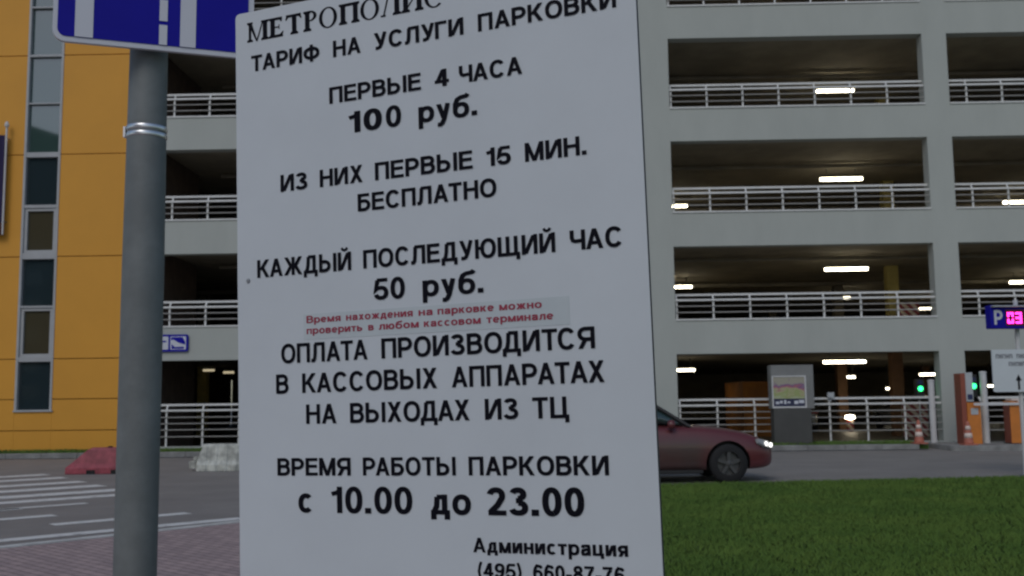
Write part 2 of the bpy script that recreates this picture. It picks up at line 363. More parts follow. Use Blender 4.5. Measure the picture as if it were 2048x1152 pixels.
MB().box(-11.02, -10.94, TH + .01, 5.0, 0, 16.4).build('side_wall', M['darkwall'], gar)
for k in range(5):
    zb = 0 if k == 0 else FL[k-1][1] + .62; zt = FL[k][1] + .30
    for cx in (-13.75, -8.2, -2.5, 5.3, 13.66, 21.8):
        for cy in (7.8, 14.6, 27): MB().box(cx - .2, cx + .2, cy - .2, cy + .2, zb, zt).build('inner_column', M['brown_col'] if k == 0 and cx > 13 else M['inner_col'] if (cy < 10 and cx > 13) or (k == 0 and cx < -13) else M['inner'], gar)
# stair wall on the ground deck with warm lamplight painted into its orange colour, a ramp wall and pipes under the ceilings
MB().box(8.25, 9.5, 8.4, 12, 0, 2.02).build('stair_wall', M['warm_lit_wall'], gar)
for k in range(1, 5):
    zt = FL[k][1]
    pp = MB(); pp.tube((-10, 4.5, zt + .18), (29, 4.5, zt + .18), .06); pp.tube((-18, 12.2, zt + .16), (29, 12.2, zt + .16), .08); pp.build('ceiling_pipe', M['inner'], gar)
MB().box(-11, 29.4, 0, .3, 16.401, 16.55).build('parapet_cap', M['rail'], gar)

def railing(x0, x1, z, ground=False, posts=None):
    h1, h2 = (.76, .60) if not ground else (1.26, 1.10)
    y = .09; mb = MB()
    mb.box(x0, x1, y + .10, y + .15, z + h1 - .03, z + h1 + .03)
    mb.box(x0, x1, y - .02, y + .02, z + h2 - .028, z + h2 + .028)
    xs = posts or [x0 + .06 + i * 1.065 for i in range(int((x1 - x0 - .06) / 1.065) + 1)]
    for px in xs:
        mb.box(px - .024, px + .024, y + .021, y + .055, z + .047, z + h2 + .01)
        mb.add([(px - .022, y + .025, z + h2 + .011), (px + .022, y + .025, z + h2 + .011), (px + .022, y + .055, z + h2 + .011), (px - .022, y + .055, z + h2 + .011),
                (px - .022, y + .10, z + h1 - .031), (px + .022, y + .10, z + h1 - .031), (px + .022, y + .14, z + h1 - .031), (px - .022, y + .14, z + h1 - .031)],
               [(0,3,2,1), (4,5,6,7), (0,1,5,4), (1,2,6,5), (2,3,7,6), (3,0,4,7)])
    o = mb.build('railing', M['rail'], gar)
    w = MB()
    for hz in ((.42, .24) if not ground else (.90, .72, .54, .34)): w.tube((x0, y + .0, z + hz), (x1, y + .0, z + hz), .017, n=6)
    w.build('rail_bar', M['wire'], o)
for i, (bx0, bx1) in enumerate(BAYS):
    for k in range(1, 5):
        xs = None
        if i == 0: xs = [-10.1 + 1.065*j for j in range(6)]
        if i == 3: xs = [13.51 + 1.04*j for j in range(7)]
        railing(bx0, bx1, FL[k][0], posts=xs)
MB().box(-10.55, -4.2, .01, .3, 0, .22).build('plinth', M['concrete'], gar)
MB().box(4.73, 12.24, .01, .3, 0, .16).build('plinth', M['concrete'], gar)
railing(-10.55, -4.2, .16, True, [-10.12 + 1.065*j for j in range(6)])
railing(4.73, 12.24, .13, True, [4.80 + 1.07*j for j in range(7)])
railing(13.35, 20.5, .10, True, [13.4 + 1.07*j for j in range(7)])
lb = MB(); lb.box(9.02, 9.20, .02, .12, 1.42, 1.56); lb.tube((9.11, .1, 1.3), (9.11, .1, 1.42), .02); lb.build('rail_lamp', M['termgrey'], gar)

# ------------------------------------------------------------------ lamps under the decks
def lamp(x, dep, z, ln, label, dim=False, zt=None, axis='x'):
    o = empty('ceiling_lamp', label, 'lamp', fmat(x, -dep, z, 0 if axis == 'x' else 90), 'strip lamps inside the car park')
    h = ln / 2
    MB().prism([(-.10, .0), (.10, .0), (.06, .09), (-.06, .09)], -h - .04, h + .04, plane='yz').build('housing', M['lamphouse'], o)
    MB().prism(rrect(-.085, .085, -.095, -.002, .04, 3), -h, h, plane='yz').build('diffuser', M['dimlamp' if dim else 'lamp'], o, smooth=False)
    if zt and zt - z > .12:
        hb = MB(); 
        for sx in (-h*.7, h*.7): hb.tube((sx, 0, .09), (sx, 0, zt - z), .012, n=6)
        hb.build('hanger', M['lamphouse'], o)
    return o
ZC = [f[1] + .30 for f in FL]
for x, dep, z, ln, fl, lab in (
    (10.12 + .55, 6, 15.1, 1.35, 4, 'strip lamp cut by the top edge of the photo, highest lamp in the car park'),
    (11.17, 5.2, 12.02, 1.25, 3, 'strip lamp level with the second-highest row of railings'),
    (11.18, 5, 8.87, 1.40, 2, 'long strip lamp on the deck above the middle one, above the railing'),
    (6.05, 10, 8.96, 1.2, 2, 'strip lamp half behind the pillar beside the tariff board, upper of the pillar lamps'),
    (19.55, 10, 8.90, 1.3, 2, 'strip lamp at the right photo edge, showing through a railing'),
    (11.21, 5, 5.77, 1.42, 1, 'long strip lamp on the deck directly over the ground floor'),
    (6.18, 10.5, 5.83, 1.25, 1, 'strip lamp at the pillar beside the tariff board, just over the first-deck railing'),
    (14.26, 15.5, 5.78, .42, 1, 'tiny lamp behind the first-deck top rail, under the long strip lamp'),
    (19.47, 20, 5.62, .85, 1, 'small lamp behind the first-deck railing, against the striped board'),
    (19.68, 10.5, 5.83, 1.0, 1, 'strip lamp at the right photo edge, over the parking counter sign'),
    (11.30, 6, 2.67, 1.42, 0, 'long strip lamp on the ground floor, right of the advertising cabinet'),
    (6.35, 11, 2.59, 1.1, 0, 'strip lamp on the ground floor over the red car'),
    (14.12, 15, 2.31, .46, 0, 'small lamp below the long ground-floor strip lamp'),
    (18.66, 18, 2.44, .82, 0, 'lamp on the ground floor above the thick white post by the pillar'),
    (18.92, 24, 1.86, .46, 0, 'far small lamp left of the green signal on the ground floor'),
    (24.12, 24, 1.93, .46, 0, 'far small lamp between the white gate post and the white arrow board')):
    lamp(x, dep, z, ln, lab, zt=ZC[fl])
lamp(-13.2, 13.6, 2.90, .45, 'dim strip lamp left of the tariff board, nearer the pole', True, ZC[0])
lamp(-12.35, 13.6, 2.8, .42, 'dim strip lamp touching the left edge of the tariff board', True, ZC[0])
o = empty('bollard_lamp', 'low lit lamp glowing behind the ground-floor railing, on a short striped post', 'lamp', fmat(13.48, -13, 0))
MB().box(-.12, .12, -.1, .1, 0, .5).build('post', M['hazard'], o)
MB().lathe([(.05, .5), (.2, .54), (.22, .6), (.16, .66), (.05, .68)], n=16).build('diffuser', M['lamp'], o, smooth=True)

def hazard(x, dep, z, w, h, label):
    o = empty('hazard_board', label, 'crash board', fmat(x, -dep, z), 'striped boards inside the car park')
    MB().box(-w/2, w/2, -.04, .04, 0, h).build('board', M['hazard'], o)
    pb = MB(); pb.box(-w/2, -w/2 + .08, .045, .12, -.02, h); pb.box(w/2 - .08, w/2, .045, .12, -.02, h); pb.build('post', M['lamphouse'], o)
hazard(13.83, 6.6, FL[0][0] - .1, .85, 1.2, 'red and white striped board on the ground floor behind the left traffic cone')
hazard(13.78, 6.6, FL[0][1] + .64, .75, 1.35, 'red and white striped board on the deck over the ground floor')
hazard(13.84, 6.6, FL[1][1] + .64, .7, 1.6, 'red and white striped board on the middle deck beside the cream column')

# ------------------------------------------------------------------ the ochre building with the glass strip
yel = empty('ochre_building', 'ochre panelled building with a tall narrow strip of windows', 'building', FM)
YF = -.16
seams = [.10, .73, 1.63, 2.80, 5.81, 8.88, 11.92, 14.95, 17.6]
WX0, WX1 = -14.48, -13.38
for a, b in zip(seams[:-1], seams[1:]):
    for x0, x1 in ((-30, WX0), (WX1, -11.02)):
        lo = a + .012; hi = b - .012
        MB().box(x0, x1, YF, .1, lo, hi).build('wall_panel', M['yellow'], yel, bevel=.004)
for lo, hi in ((.112, .718), (.742, 1.30)): MB().box(WX0 + .003, WX1 - .003, YF + .002, .1, lo, hi).build('wall_panel', M['yellow'], yel)
MB().box(-30, -11.03, .101, 5.15, 0, 17.5).build('wall_core', M['groove'], yel)
MB().box(-30.1, -10.98, -.3, 5.2, 17.601, 17.8).build('roof', M['roofing'], yel)
wf = MB()
wf.box(WX0, WX0 + .07, YF - .02, .09, 1.31, 17.5); wf.box(WX1 - .07, WX1, YF - .02, .09, 1.31, 17.5)
wf = wf.build('window_frame', M['winframe'], yel)
MB().box(WX0 - .02, WX1 + .04, YF - .05, -.05, 1.27, 1.312).build('window_sill', M['winframe'], yel)
PANES = [(1.33, 2.72, 'dark_glass', 0), (2.86, 4.30, 'brown_glass', 1), (4.36, 5.74, 'dark_glass', 0), (5.92, 7.27, 'brown_glass', 1), (7.36, 8.80, 'dark_glass', 0),
         (8.95, 10.42, 'sky_glass', 0), (10.46, 11.88, 'sky_glass', 0), (11.95, 13.4, 'sky_glass', 0), (13.45, 14.9, 'sky_glass', 0), (14.98, 17.4, 'sky_glass', 0)]
prev = 1.31
for z0, z1, gm, inner in PANES:
    if z0 - prev > .005: MB().box(WX0 + .071, WX1 - .071, YF - .012, .085, prev + .001, z0 - .001).build('transom', M['winframe'], wf)
    pane = MB().box(WX0 + .071, WX1 - .071, -.06, -.03, z0, z1).build('window', M[gm], yel)
    if inner:
        fr = MB(); x0, x1 = WX0 + .072, WX1 - .072; w = .09
        fr.box(x0, x0 + w, -.13, -.062, z0, z1); fr.box(x1 - w, x1, -.13, -.062, z0, z1); fr.box(x0 + w + .001, x1 - w - .001, -.13, -.062, z0, z0 + w); fr.box(x0 + w + .001, x1 - w - .001, -.13, -.062, z1 - w, z1)
        fr.build('frame', M['winframe'], pane)
    prev = z1

bn = empty('hanging_banner', 'narrow navy banner on a thin pole at the left edge of the ochre wall', 'banner', fmat(-15.0, .35, 6.45))
MB().tube((.06, 0, 0), (.06, 0, 3.2), .03, n=10).lathe([(.02, 3.2), (.06, 3.25), (.07, 3.3), (.03, 3.4)], n=10, c=(.06, 0, 0)).build('pole', M['white_paint'], bn)
for z in (.4, 2.9): MB().tube((.06, .025, z), (.06, .19, z), .02, n=8).build('bracket', M['galv'], bn)
cl = MB(); nx = 16
for i in range(nx):
    xa, xb = .02 - i*.05, .02 - (i+1)*.05; ya, yb = .03*math.sin(i*.9), .03*math.sin((i+1)*.9)
    cl.add([(xa, ya, .35), (xb, yb, .35), (xb, yb, 3.0), (xa, ya, 3.0)], [(0,1,2,3)])
cl.build('cloth', M['banner'], bn, smooth=True)
MB().box(-.78, .02, -.045, .045, .0, .34).build('bottom_band', M['brownred'], bn)

fs = empty('direction_sign', 'small blue and white sign on the car park beam beside the pole', 'sign', fmat(-10.35, .02, 3.22))
MB().prism(rrect(-.88, .88, -.25, .25, .06), -.05, 0).build('panel', M['blue'], fs)
MB().prism(rrect(-.82, .30, -.19, .19, .02), -.056, -.0502).build('white_field', M['signline'], fs)
lt = MB(); lt.box(-.78, .24, -.058, -.0562, .02, .07); lt.build('lettering', M['blue'], fs)
pg = MB(); pg.prism(rrect(.36, .82, -.19, .19, .02), -.054, -.0502); pg.build('pictogram_field', M['signline'], fs)
pg = MB(); pg.prism([(.38, .17), (.72, .17), (.80, .02), (.80, -.05), (.62, .0), (.45, .1), (.38, .08)], -.058, -.0542); pg.prism([(.40, -.17), (.40, -.03), (.50, -.12), (.76, -.11), (.76, -.17)], -.058, -.0542); pg.build('pictogram', M['blue'], fs)

# ------------------------------------------------------------------ lettering
def pen(ch, w):
    """one sans-serif letter of stroke w as polygons, in units of the cap height; returns polygons and advance width"""
    h = w/2; out = []
    def P(pts, closed=False, wd=None):
        hh = (wd or w)/2; n = len(pts); V = [Vector(p) for p in pts]; Lf = []; Rt = []
        for i in range(n):
            a = V[i-1] if (i or closed) else None; c = V[(i+1) % n] if (i < n-1 or closed) else None
            d1 = (V[i] - a).normalized() if a is not None else (c - V[i]).normalized(); d2 = (c - V[i]).normalized() if c is not None else d1
            n1 = Vector((-d1.y, d1.x)); n2 = Vector((-d2.y, d2.x)); m_ = n1 + n2
            m_ = m_ / max(m_.length_squared, .25) * 2
            Lf.append(V[i] + m_*hh); Rt.append(V[i] - m_*hh)
        for i in range(n if closed else n-1):
            j = (i+1) % n; out.append([Lf[i][:], Rt[i][:], Rt[j][:], Lf[j][:]])
    def D(x0, z0, x1, z1, k=1.0):
        hw = h*k*math.hypot(x1-x0, z1-z0)/abs(z1-z0); out.append([(x0-hw, z0), (x0+hw, z0), (x1+hw, z1), (x1-hw, z1)])
    def B(x0, z0, x1, z1): out.append([(x0, z0), (x1, z0), (x1, z1), (x0, z1)])
    def V_(x, z0=0, z1=1): B(x-h, z0, x+h, z1)
    def H_(z, x0, x1): B(x0, z-h*.92, x1, z+h*.92)
    def E(cx, cz, rx, rz, a0=0, a1=360, n=28, e=2.25):
        r = []
        for k in range(n + (0 if a1 - a0 == 360 else 1)):
            t = R(a0 + (a1-a0)*k/n); c_, s_ = math.cos(t), math.sin(t)
            r.append((cx + rx*math.copysign(abs(c_)**(2/e), c_), cz + rz*math.copysign(abs(s_)**(2/e), s_)))
        return r
    def ring(cx, cz, rx, rz): P(E(cx, cz, rx, rz), True)
    def bowl(x0, zb, zt, x1, flip=1):
        rz = (zt-zb)/2; rx = min(abs(x1-x0)*.62, rz*1.05); c = x1 - flip*rx
        arc = [(c + flip*(x - c), z) for x, z in E(c, (zb+zt)/2, rx, rz, 90, -90, 14, 2.1)]
        P([(x0, zt)] + arc + [(x0, zb)])
    xh = .73; T, Bt = 1-h*.92, h*.92; W = .70
    if ch == 'А': W = .76; k = h*1.08; D(k, 0, W/2, 1, .98); D(W-k, 0, W/2, 1, .98); H_(.30, .20, W-.20)
    elif ch == 'Б': W = .68; V_(h); H_(T, h, W-.06); bowl(h, Bt, .58, W-h)
    elif ch == 'В': W = .70; V_(h); bowl(h, Bt, .53, W-h); bowl(h, .53, T, W-h-.035)
    elif ch == 'Г': W = .58; V_(h); H_(T, w, W)
    elif ch == 'Д': W = .80; B(0, -.20, w*.95, w*.92); B(W-w*.95, -.20, W, w*.92); H_(Bt, w*.95, W-w*.95); V_(W-.11-h, w*.9, 1); H_(T, .26, W-.11-w); P([(.27, T), (.25, .48), (.21, .24), (.12, .10)])
    elif ch == 'Е': W = .65; V_(h); H_(T, w, W-.01); H_(.53, w, W-.04); H_(Bt, w, W)
    elif ch == 'Ж': W = 1.06; V_(W/2); D(h*1.15, 0, W/2-.10, .56); D(W-h*1.15, 0, W/2+.10, .56); D(h*1.3, 1, W/2-.12, .48); D(W-h*1.3, 1, W/2+.12, .48); H_(.52, W/2-.14, W/2+.14)
    elif ch in 'З3': 
        W = .66 if ch == 'З' else .60; x = W-h
        P(E(W*.47, .755, W*.47-h-.02, .245-h, 165, -90, 18)); P(E(W*.48, .275, W*.50-h, .275-h, 90, -165, 18)); H_(.53, W*.36, W*.52)
    elif ch in 'ИЙ': 
        W = .74; V_(h); V_(W-h); D(h*1.3+w*.3, .04, W-h*1.3-w*.3, .96, 1.0)
        if ch == 'Й': P([(W/2-.15, 1.24), (W/2-.10, 1.14), (W/2, 1.10), (W/2+.10, 1.14), (W/2+.15, 1.24)], wd=w*.7)
    elif ch == 'К': W = .74; V_(h); D(W-h*1.35, 0, w+.12, .58); D(w+.03, .42, W-h*1.5, 1)
    elif ch == 'Л': W = .73; V_(W-h); H_(T, .18, W-w); P([(.22, T), (.205, .45), (.18, .18), (.12, .08), (.0, .075)])
    elif ch == 'М': W = .86; V_(h); V_(W-h); D(h*1.1, 1, W/2, .0, .95); D(W-h*1.1, 1, W/2, .0, .95)
    elif ch == 'Н': W = .72; V_(h); V_(W-h); H_(.53, w, W-w)
    elif ch == 'О': W = .80; ring(W/2, .5, W/2-h, .515-h)
    elif ch == 'П': W = .72; V_(h); V_(W-h); H_(T, w, W-w)
    elif ch == 'Р': W = .68; V_(h); bowl(h, .43, T, W-h)
    elif ch == 'С': W = .75; P(E(W/2+.005, .5, W/2-h, .515-h, 36, 324, 30))
    elif ch == 'Т': W = .66; V_(W/2); B(0, 1-w*.92, W/2-h, 1); B(W/2+h, 1-w*.92, W, 1)
    elif ch == 'У': W = .70; D(h*1.25, 1, W/2+.03, .28); P([(W-h*1.2, 1.0), (W/2+.06, .30), (W/2-.03, .12), (W/2-.13, .075), (.10, .085)])
    elif ch == 'Ф': W = .92; V_(W/2, -.02, 1.02); ring(W/2, .5, W/2-h, .38-h)
    elif ch == 'Х': W = .72; D(h*1.3, 0, W-h*1.5, 1); D(W-h*1.3, 0, h*1.5, 1)
    elif ch == 'Ц': W = .78; V_(h); V_(W-.10-h, w*.92); H_(Bt, w, W-.10); B(W-w*.98, -.20, W, w*.92)
    elif ch == 'Ч': W = .68; V_(W-h); P([(h, 1), (h, .62), (h+.04, .49), (h+.14, .44), (W-w, .46)])
    elif ch == 'Щ': W = 1.06; V_(h); V_((W-.10)/2, w*.92); V_(W-.10-h, w*.92); H_(Bt, w, W-.10); B(W-w*.98, -.20, W, w*.92)
    elif ch in 'ЬЫ':
        W = .66; V_(h); bowl(h, Bt, .57, W-h)
        if ch == 'Ы': V_(W+.14+h); W += .14+w
    elif ch == 'Ю': W = 1.02; V_(h); H_(.53, w, .32); ring(.64, .5, .38-h, .515-h)
    elif ch == 'Я': W = .72; V_(W-h); bowl(W-h, .43, T, h, -1); D(h*1.3, 0, W*.46, .44)
    elif ch == 'P': W = .68; V_(h); bowl(h, .43, T, W-h)
    elif ch == 'р': W = .60; V_(h, -.28, xh); ring(W/2+.015, xh/2, W/2-h-.0, xh/2-h+.01)
    elif ch == 'у': W = .56; D(h*1.2, xh, W/2+.02, .05); P([(W-h*1.15, xh), (W/2+.03, .02), (W/2-.05, -.16), (W/2-.12, -.21), (.06, -.20)])
    elif ch == 'б': W = .62; ring(W/2, .33, W/2-h, .335-h+.02); P([(h, .36), (h+.01, .62), (h+.08, .82), (h+.20, .90), (W-.10, .94), (W-.04, 1.02)])
    elif ch == 'с': W = .55; P(E(W/2+.01, xh/2, W/2-h, xh/2-h+.01, 45, 315, 22))
    elif ch == 'о': W = .60; ring(W/2, xh/2, W/2-h, xh/2-h+.01)
    elif ch == 'е': W = .58; P(E(W/2, xh/2, W/2-h, xh/2-h+.01, 0, 318, 24)); H_(xh/2, w*.8, W-h)
    elif ch == 'а': W = .57; V_(W-h-.02, 0, .5); P([(h+.02, .50), (.14, .62), (W*.45, xh-h), (W-.14, .63), (W-h-.02, .48)]); P([(W-h-.02, .40), (.30, .385), (.13, .33), (h+.01, .20), (.13, .085), (.27, .07), (W-h-.04, .18)])
    elif ch == 'д': W = .62; B(0, -.18, w, w*.9); B(W-w, -.18, W, w*.9); H_(Bt, w, W-w); V_(W-.08-h, w*.9, xh); H_(xh-h, .2, W-.08-w); P([(.21, xh-h), (.19, .3), (.10, .10)])
    elif ch == 'м': W = .70; V_(h, 0, xh); V_(W-h, 0, xh); D(h*1.1, xh, W/2, 0, .95); D(W-h*1.1, xh, W/2, 0, .95)
    elif ch == 'и': W = .58; V_(h, 0, xh); V_(W-h, 0, xh); D(h*1.3+w*.3, .03, W-h*1.3-w*.3, xh-.03)
    elif ch == 'н': W = .56; V_(h, 0, xh); V_(W-h, 0, xh); H_(.38, w, W-w)
    elif ch == 'п': W = .56; V_(h, 0, xh); V_(W-h, 0, xh); H_(xh-h, w, W-w)
    elif ch == 'т': W = .50; V_(W/2, 0, xh); B(0, xh-w*.92, W/2-h, xh); B(W/2+h, xh-w*.92, W, xh)
    elif ch == 'ц': W = .62; V_(h, 0, xh); V_(W-.08-h, w*.92, xh); H_(Bt, w, W-.08); B(W-w, -.18, W, w*.92)
    elif ch == 'я': W = .55; V_(W-h, 0, xh); bowl(W-h, .30, xh-h, h, -1); D(h*1.3, 0, W*.48, .31)
    elif ch == 'в': W = .56; V_(h, 0, xh); bowl(h, Bt, .385, W-h); bowl(h, .385, xh-h, W-h-.03)
    elif ch == 'х': W = .56; D(h*1.3, 0, W-h*1.5, xh); D(W-h*1.3, 0, h*1.5, xh)
    elif ch == 'ж': W = .82; V_(W/2, 0, xh); D(h*1.15, 0, W/2-.08, .42); D(W-h*1.15, 0, W/2+.08, .42); D(h*1.3, xh, W/2-.1, .34); D(W-h*1.3, xh, W/2+.1, .34); H_(.38, W/2-.12, W/2+.12)
    elif ch == 'л': W = .56; V_(W-h, 0, xh); H_(xh-h, .14, W-w); P([(.17, xh-h), (.16, .3), (.12, .1), (0, .06)])
    elif ch == 'ю': W = .78; V_(h, 0, xh); H_(.38, w, .28); ring(.50, xh/2, .28-h, xh/2-h+.01)
    elif ch == 'к': W = .55; V_(h, 0, xh); D(W-h*1.35, 0, w+.08, .42); D(w+.02, .30, W-h*1.5, xh)
    elif ch == 'ь': W = .54; V_(h, 0, xh); bowl(h, Bt, .43, W-h)
    elif ch == '0': W = .58; ring(W/2, .5, W/2-h, .51-h)
    elif ch == '1': W = .40; V_(W-h-.02); P([(W-h-.02, .86), (W-.20, .77), (.02, .72)], wd=w*.9)
    elif ch == '2': W = .60; P(E(W*.48, .70, W*.48-h, .30-h, 168, -28, 16) + [(W*.55, .36), (W*.26, .17), (h+.01, Bt)]); H_(Bt, h*.4, W)
    elif ch == '4': W = .62; V_(W-.10-h); H_(.29, 0, W-.10-w); B(W-.10, .29-h*.92, W, .29+h*.92); D(h*1.3, .29, W-.10-h*1.5, .97, .95)
    elif ch == '5': W = .59; H_(T, .12, W-.04); P([(.14, T), (.085, .50), (.15, .56)] + E(W*.48, .325, W*.51-h, .325-h, 110, -165, 18))
    elif ch == '6': W = .60; ring(W/2, .32, W/2-h, .325-h); P([(h, .34), (h+.01, .58), (h+.06, .78), (W*.42, .93), (W-.13, .88), (W-.06, .77)])
    elif ch == '9': W = .60; ring(W/2, .68, W/2-h, .325-h); P([(W-h, .66), (W-h-.01, .42), (W-h-.06, .22), (W*.58, .07), (.13, .12), (.06, .23)])
    elif ch == '7': W = .58; H_(T, 0, W); P([(W-h, 1-w), (W*.60, .62), (W*.42, .30), (W*.36, 0)])
    elif ch == '8': W = .60; ring(W/2, .745, W/2-h-.03, .265-h); ring(W/2, .275, W/2-h, .285-h)
    elif ch == '.': W = w*1.15; B(0, 0, W, w*1.15)
    elif ch == '-': W = .34; H_(.33, 0, W)
    elif ch == '(': W = .28; P([(W-.04, 1.06), (h+.06, .78), (h, .40), (h+.06, .05), (W-.04, -.24)], wd=w*.85)
    elif ch == ')': W = .28; P([(.04, 1.06), (W-h-.06, .78), (W-h, .40), (W-h-.06, .05), (.04, -.24)], wd=w*.85)
    else: W = .3
    return out, W
def put_text(mb, body, u0, u1, z, cap, y, w=.155):
    polys = []; x = 0
    for i, ch in enumerate(body):
        g, W_ = pen(ch, w); gap = .085 if ch not in '.' else .11
        if i and body[i-1] + ch in ('ТА', 'АТ', 'РА', 'ГА', 'УГ', 'ЧА', 'КА', 'АХ', 'ТС', 'ОД', 'ДА'): x -= .07
        polys += [[(x + a, b) for a, b in p] for p in g]; x += W_ + gap
    x -= gap; sx = (u1 - u0) / x
    for k, p in enumerate(polys): mb.add([(u0 + a*sx, y - (k % 40)*1.5e-5, z + b*cap) for a, b in p], [tuple(range(len(p)))])

def glyphs(word):
    """serif capitals with thick stems and thin joins; each is a list of polygons in units of the cap height"""
    T, t, sf = .235, .135, .08
    def stem(x, w=T, top=1, bot=0, ext=.085):
        g = [[(x, bot), (x + w, bot), (x + w, top), (x, top)]]
        if bot == 0: g.append([(x - ext, 0), (x + w + ext, 0), (x + w + ext, sf), (x + w, sf*1.9), (x, sf*1.9), (x - ext, sf)])
        if top == 1: g.append([(x - ext, 1 - sf), (x, 1 - sf*1.9), (x + w, 1 - sf*1.9), (x + w + ext, 1 - sf), (x + w + ext, 1), (x - ext, 1)])
        return g
    def arc(cx, cz, rx, rz, ix, iz, a0, a1, n=30):
        g = []
        for k in range(n):
            p, q = R(a0 + (a1 - a0)*k/n), R(a0 + (a1 - a0)*(k+1)/n)
            g.append([(cx + rx*math.cos(p), cz + rz*math.sin(p)), (cx + rx*math.cos(q), cz + rz*math.sin(q)), (cx + ix*math.cos(q), cz + iz*math.sin(q)), (cx + ix*math.cos(p), cz + iz*math.sin(p))])
        return g
    out = []; x = 0
    for ch in word:
        if ch == 'М':
            g = stem(.10, t) + stem(.86, T) + [[(.06, 1), (.25, 1), (.58, .0), (.50, 0)], [(.50, 0), (.58, 0), (.90, 1), (.84, 1)]]; w = 1.17
        elif ch == 'Е':
            g = stem(.10, T) + [[(.2, 1-t), (.72, 1-t), (.72, 1), (.2, 1)], [(.66, .76), (.70, .76), (.72, 1-t), (.58, 1-t)], [(.26, .48), (.56, .48), (.56, .54), (.26, .54)], [(.54, .39), (.58, .39), (.58, .63), (.54, .63)], [(.2, 0), (.76, 0), (.76, t), (.2, t)], [(.60, t), (.76, t), (.80, .27), (.76, .27)]]; w = .90
        elif ch == 'Т':
            g = stem(.34, T, top=.94) + [[(.03, 1-t), (.81, 1-t), (.81, 1), (.03, 1)], [(.0, .74), (.05, .74), (.14, 1-t), (.02, 1-t)], [(.79, .74), (.84, .74), (.82, 1-t), (.70, 1-t)]]; w = .92
        elif ch == 'Р':
            g = stem(.10, T) + arc(.34, .74, .36, .26, .20, .20, -90, 90) + [[(.26, 1-t), (.34, 1-t), (.34, 1), (.26, 1)], [(.26, .48), (.34, .48), (.34, .54), (.26, .54)]]; w = .80
        elif ch == 'О':
            g = arc(.48, .5, .46, .52, .29, .46, 0, 360, 44); w = 1.02
        elif ch == 'П':
            g = stem(.10, T) + stem(.72, T) + [[(.26, 1-t), (.72, 1-t), (.72, 1), (.26, 1)]]; w = 1.06
        elif ch == 'Л':
            g = stem(.66, T) + [[(.10, .02), (.17, .02), (.42, 1), (.34, 1)], [(.30, 1-t), (.66, 1-t), (.66, 1), (.30, 1)], [(.0, 0), (.24, 0), (.24, sf), (.0, sf)]]; w = .98
        elif ch == 'И':
            g = stem(.10, T) + stem(.74, T) + [[(.26, .10), (.26, .20), (.74, .90), (.74, .80)]]; w = 1.08
        elif ch == 'С':
            g = arc(.48, .5, .46, .52, .29, .46, 48, 315, 36) + [[(.74, .66), (.79, .66), (.80, 1.0), (.76, .96)]]; w = .92
        for pl in g: out.append([(x + a, b) for a, b in pl])
        x += w
    return out, x

# ------------------------------------------------------------------ the tariff board in front
A = Matrix(((.9249153, .3795097, -.0224515), (-.3797847, .9250267, -.0094470), (.0171831, .0172644, .9996983)))
ORG = Vector((0, 2.3, CAM_H)); ZB = -1.462; CX = -.2077
def amat(x, y, z): return Matrix.Translation(ORG + A @ Vector((x, y, z))) @ A.to_4x4()
tb = empty('tariff_board', 'large white board with black Russian parking prices and one red notice', 'sign', amat(CX, 0, ZB))
def tl(mb):  # sign coordinates to the thing's own
    mb.v = [(x - CX, y, z - ZB) for x, y, z in mb.v]; return mb
X0, X1, Z0, Z1 = -.7362, .3203, -.52, 1.0068
bd = MB().prism(rrect(X0, X1, Z0, Z1, .012, 4), 0, .014)
for i, f in enumerate(bd.f): 
    if i >= 2: bd.m[i] = 1
tl(bd).build('board', [M['signwhite'], M['signedge']], tb)
for lx in (X0 + .2, X1 - .2): tl(MB().box(lx - .025, lx + .025, .0145, .055, ZB, Z1 - .08)).build('leg', M['galv'], tb)
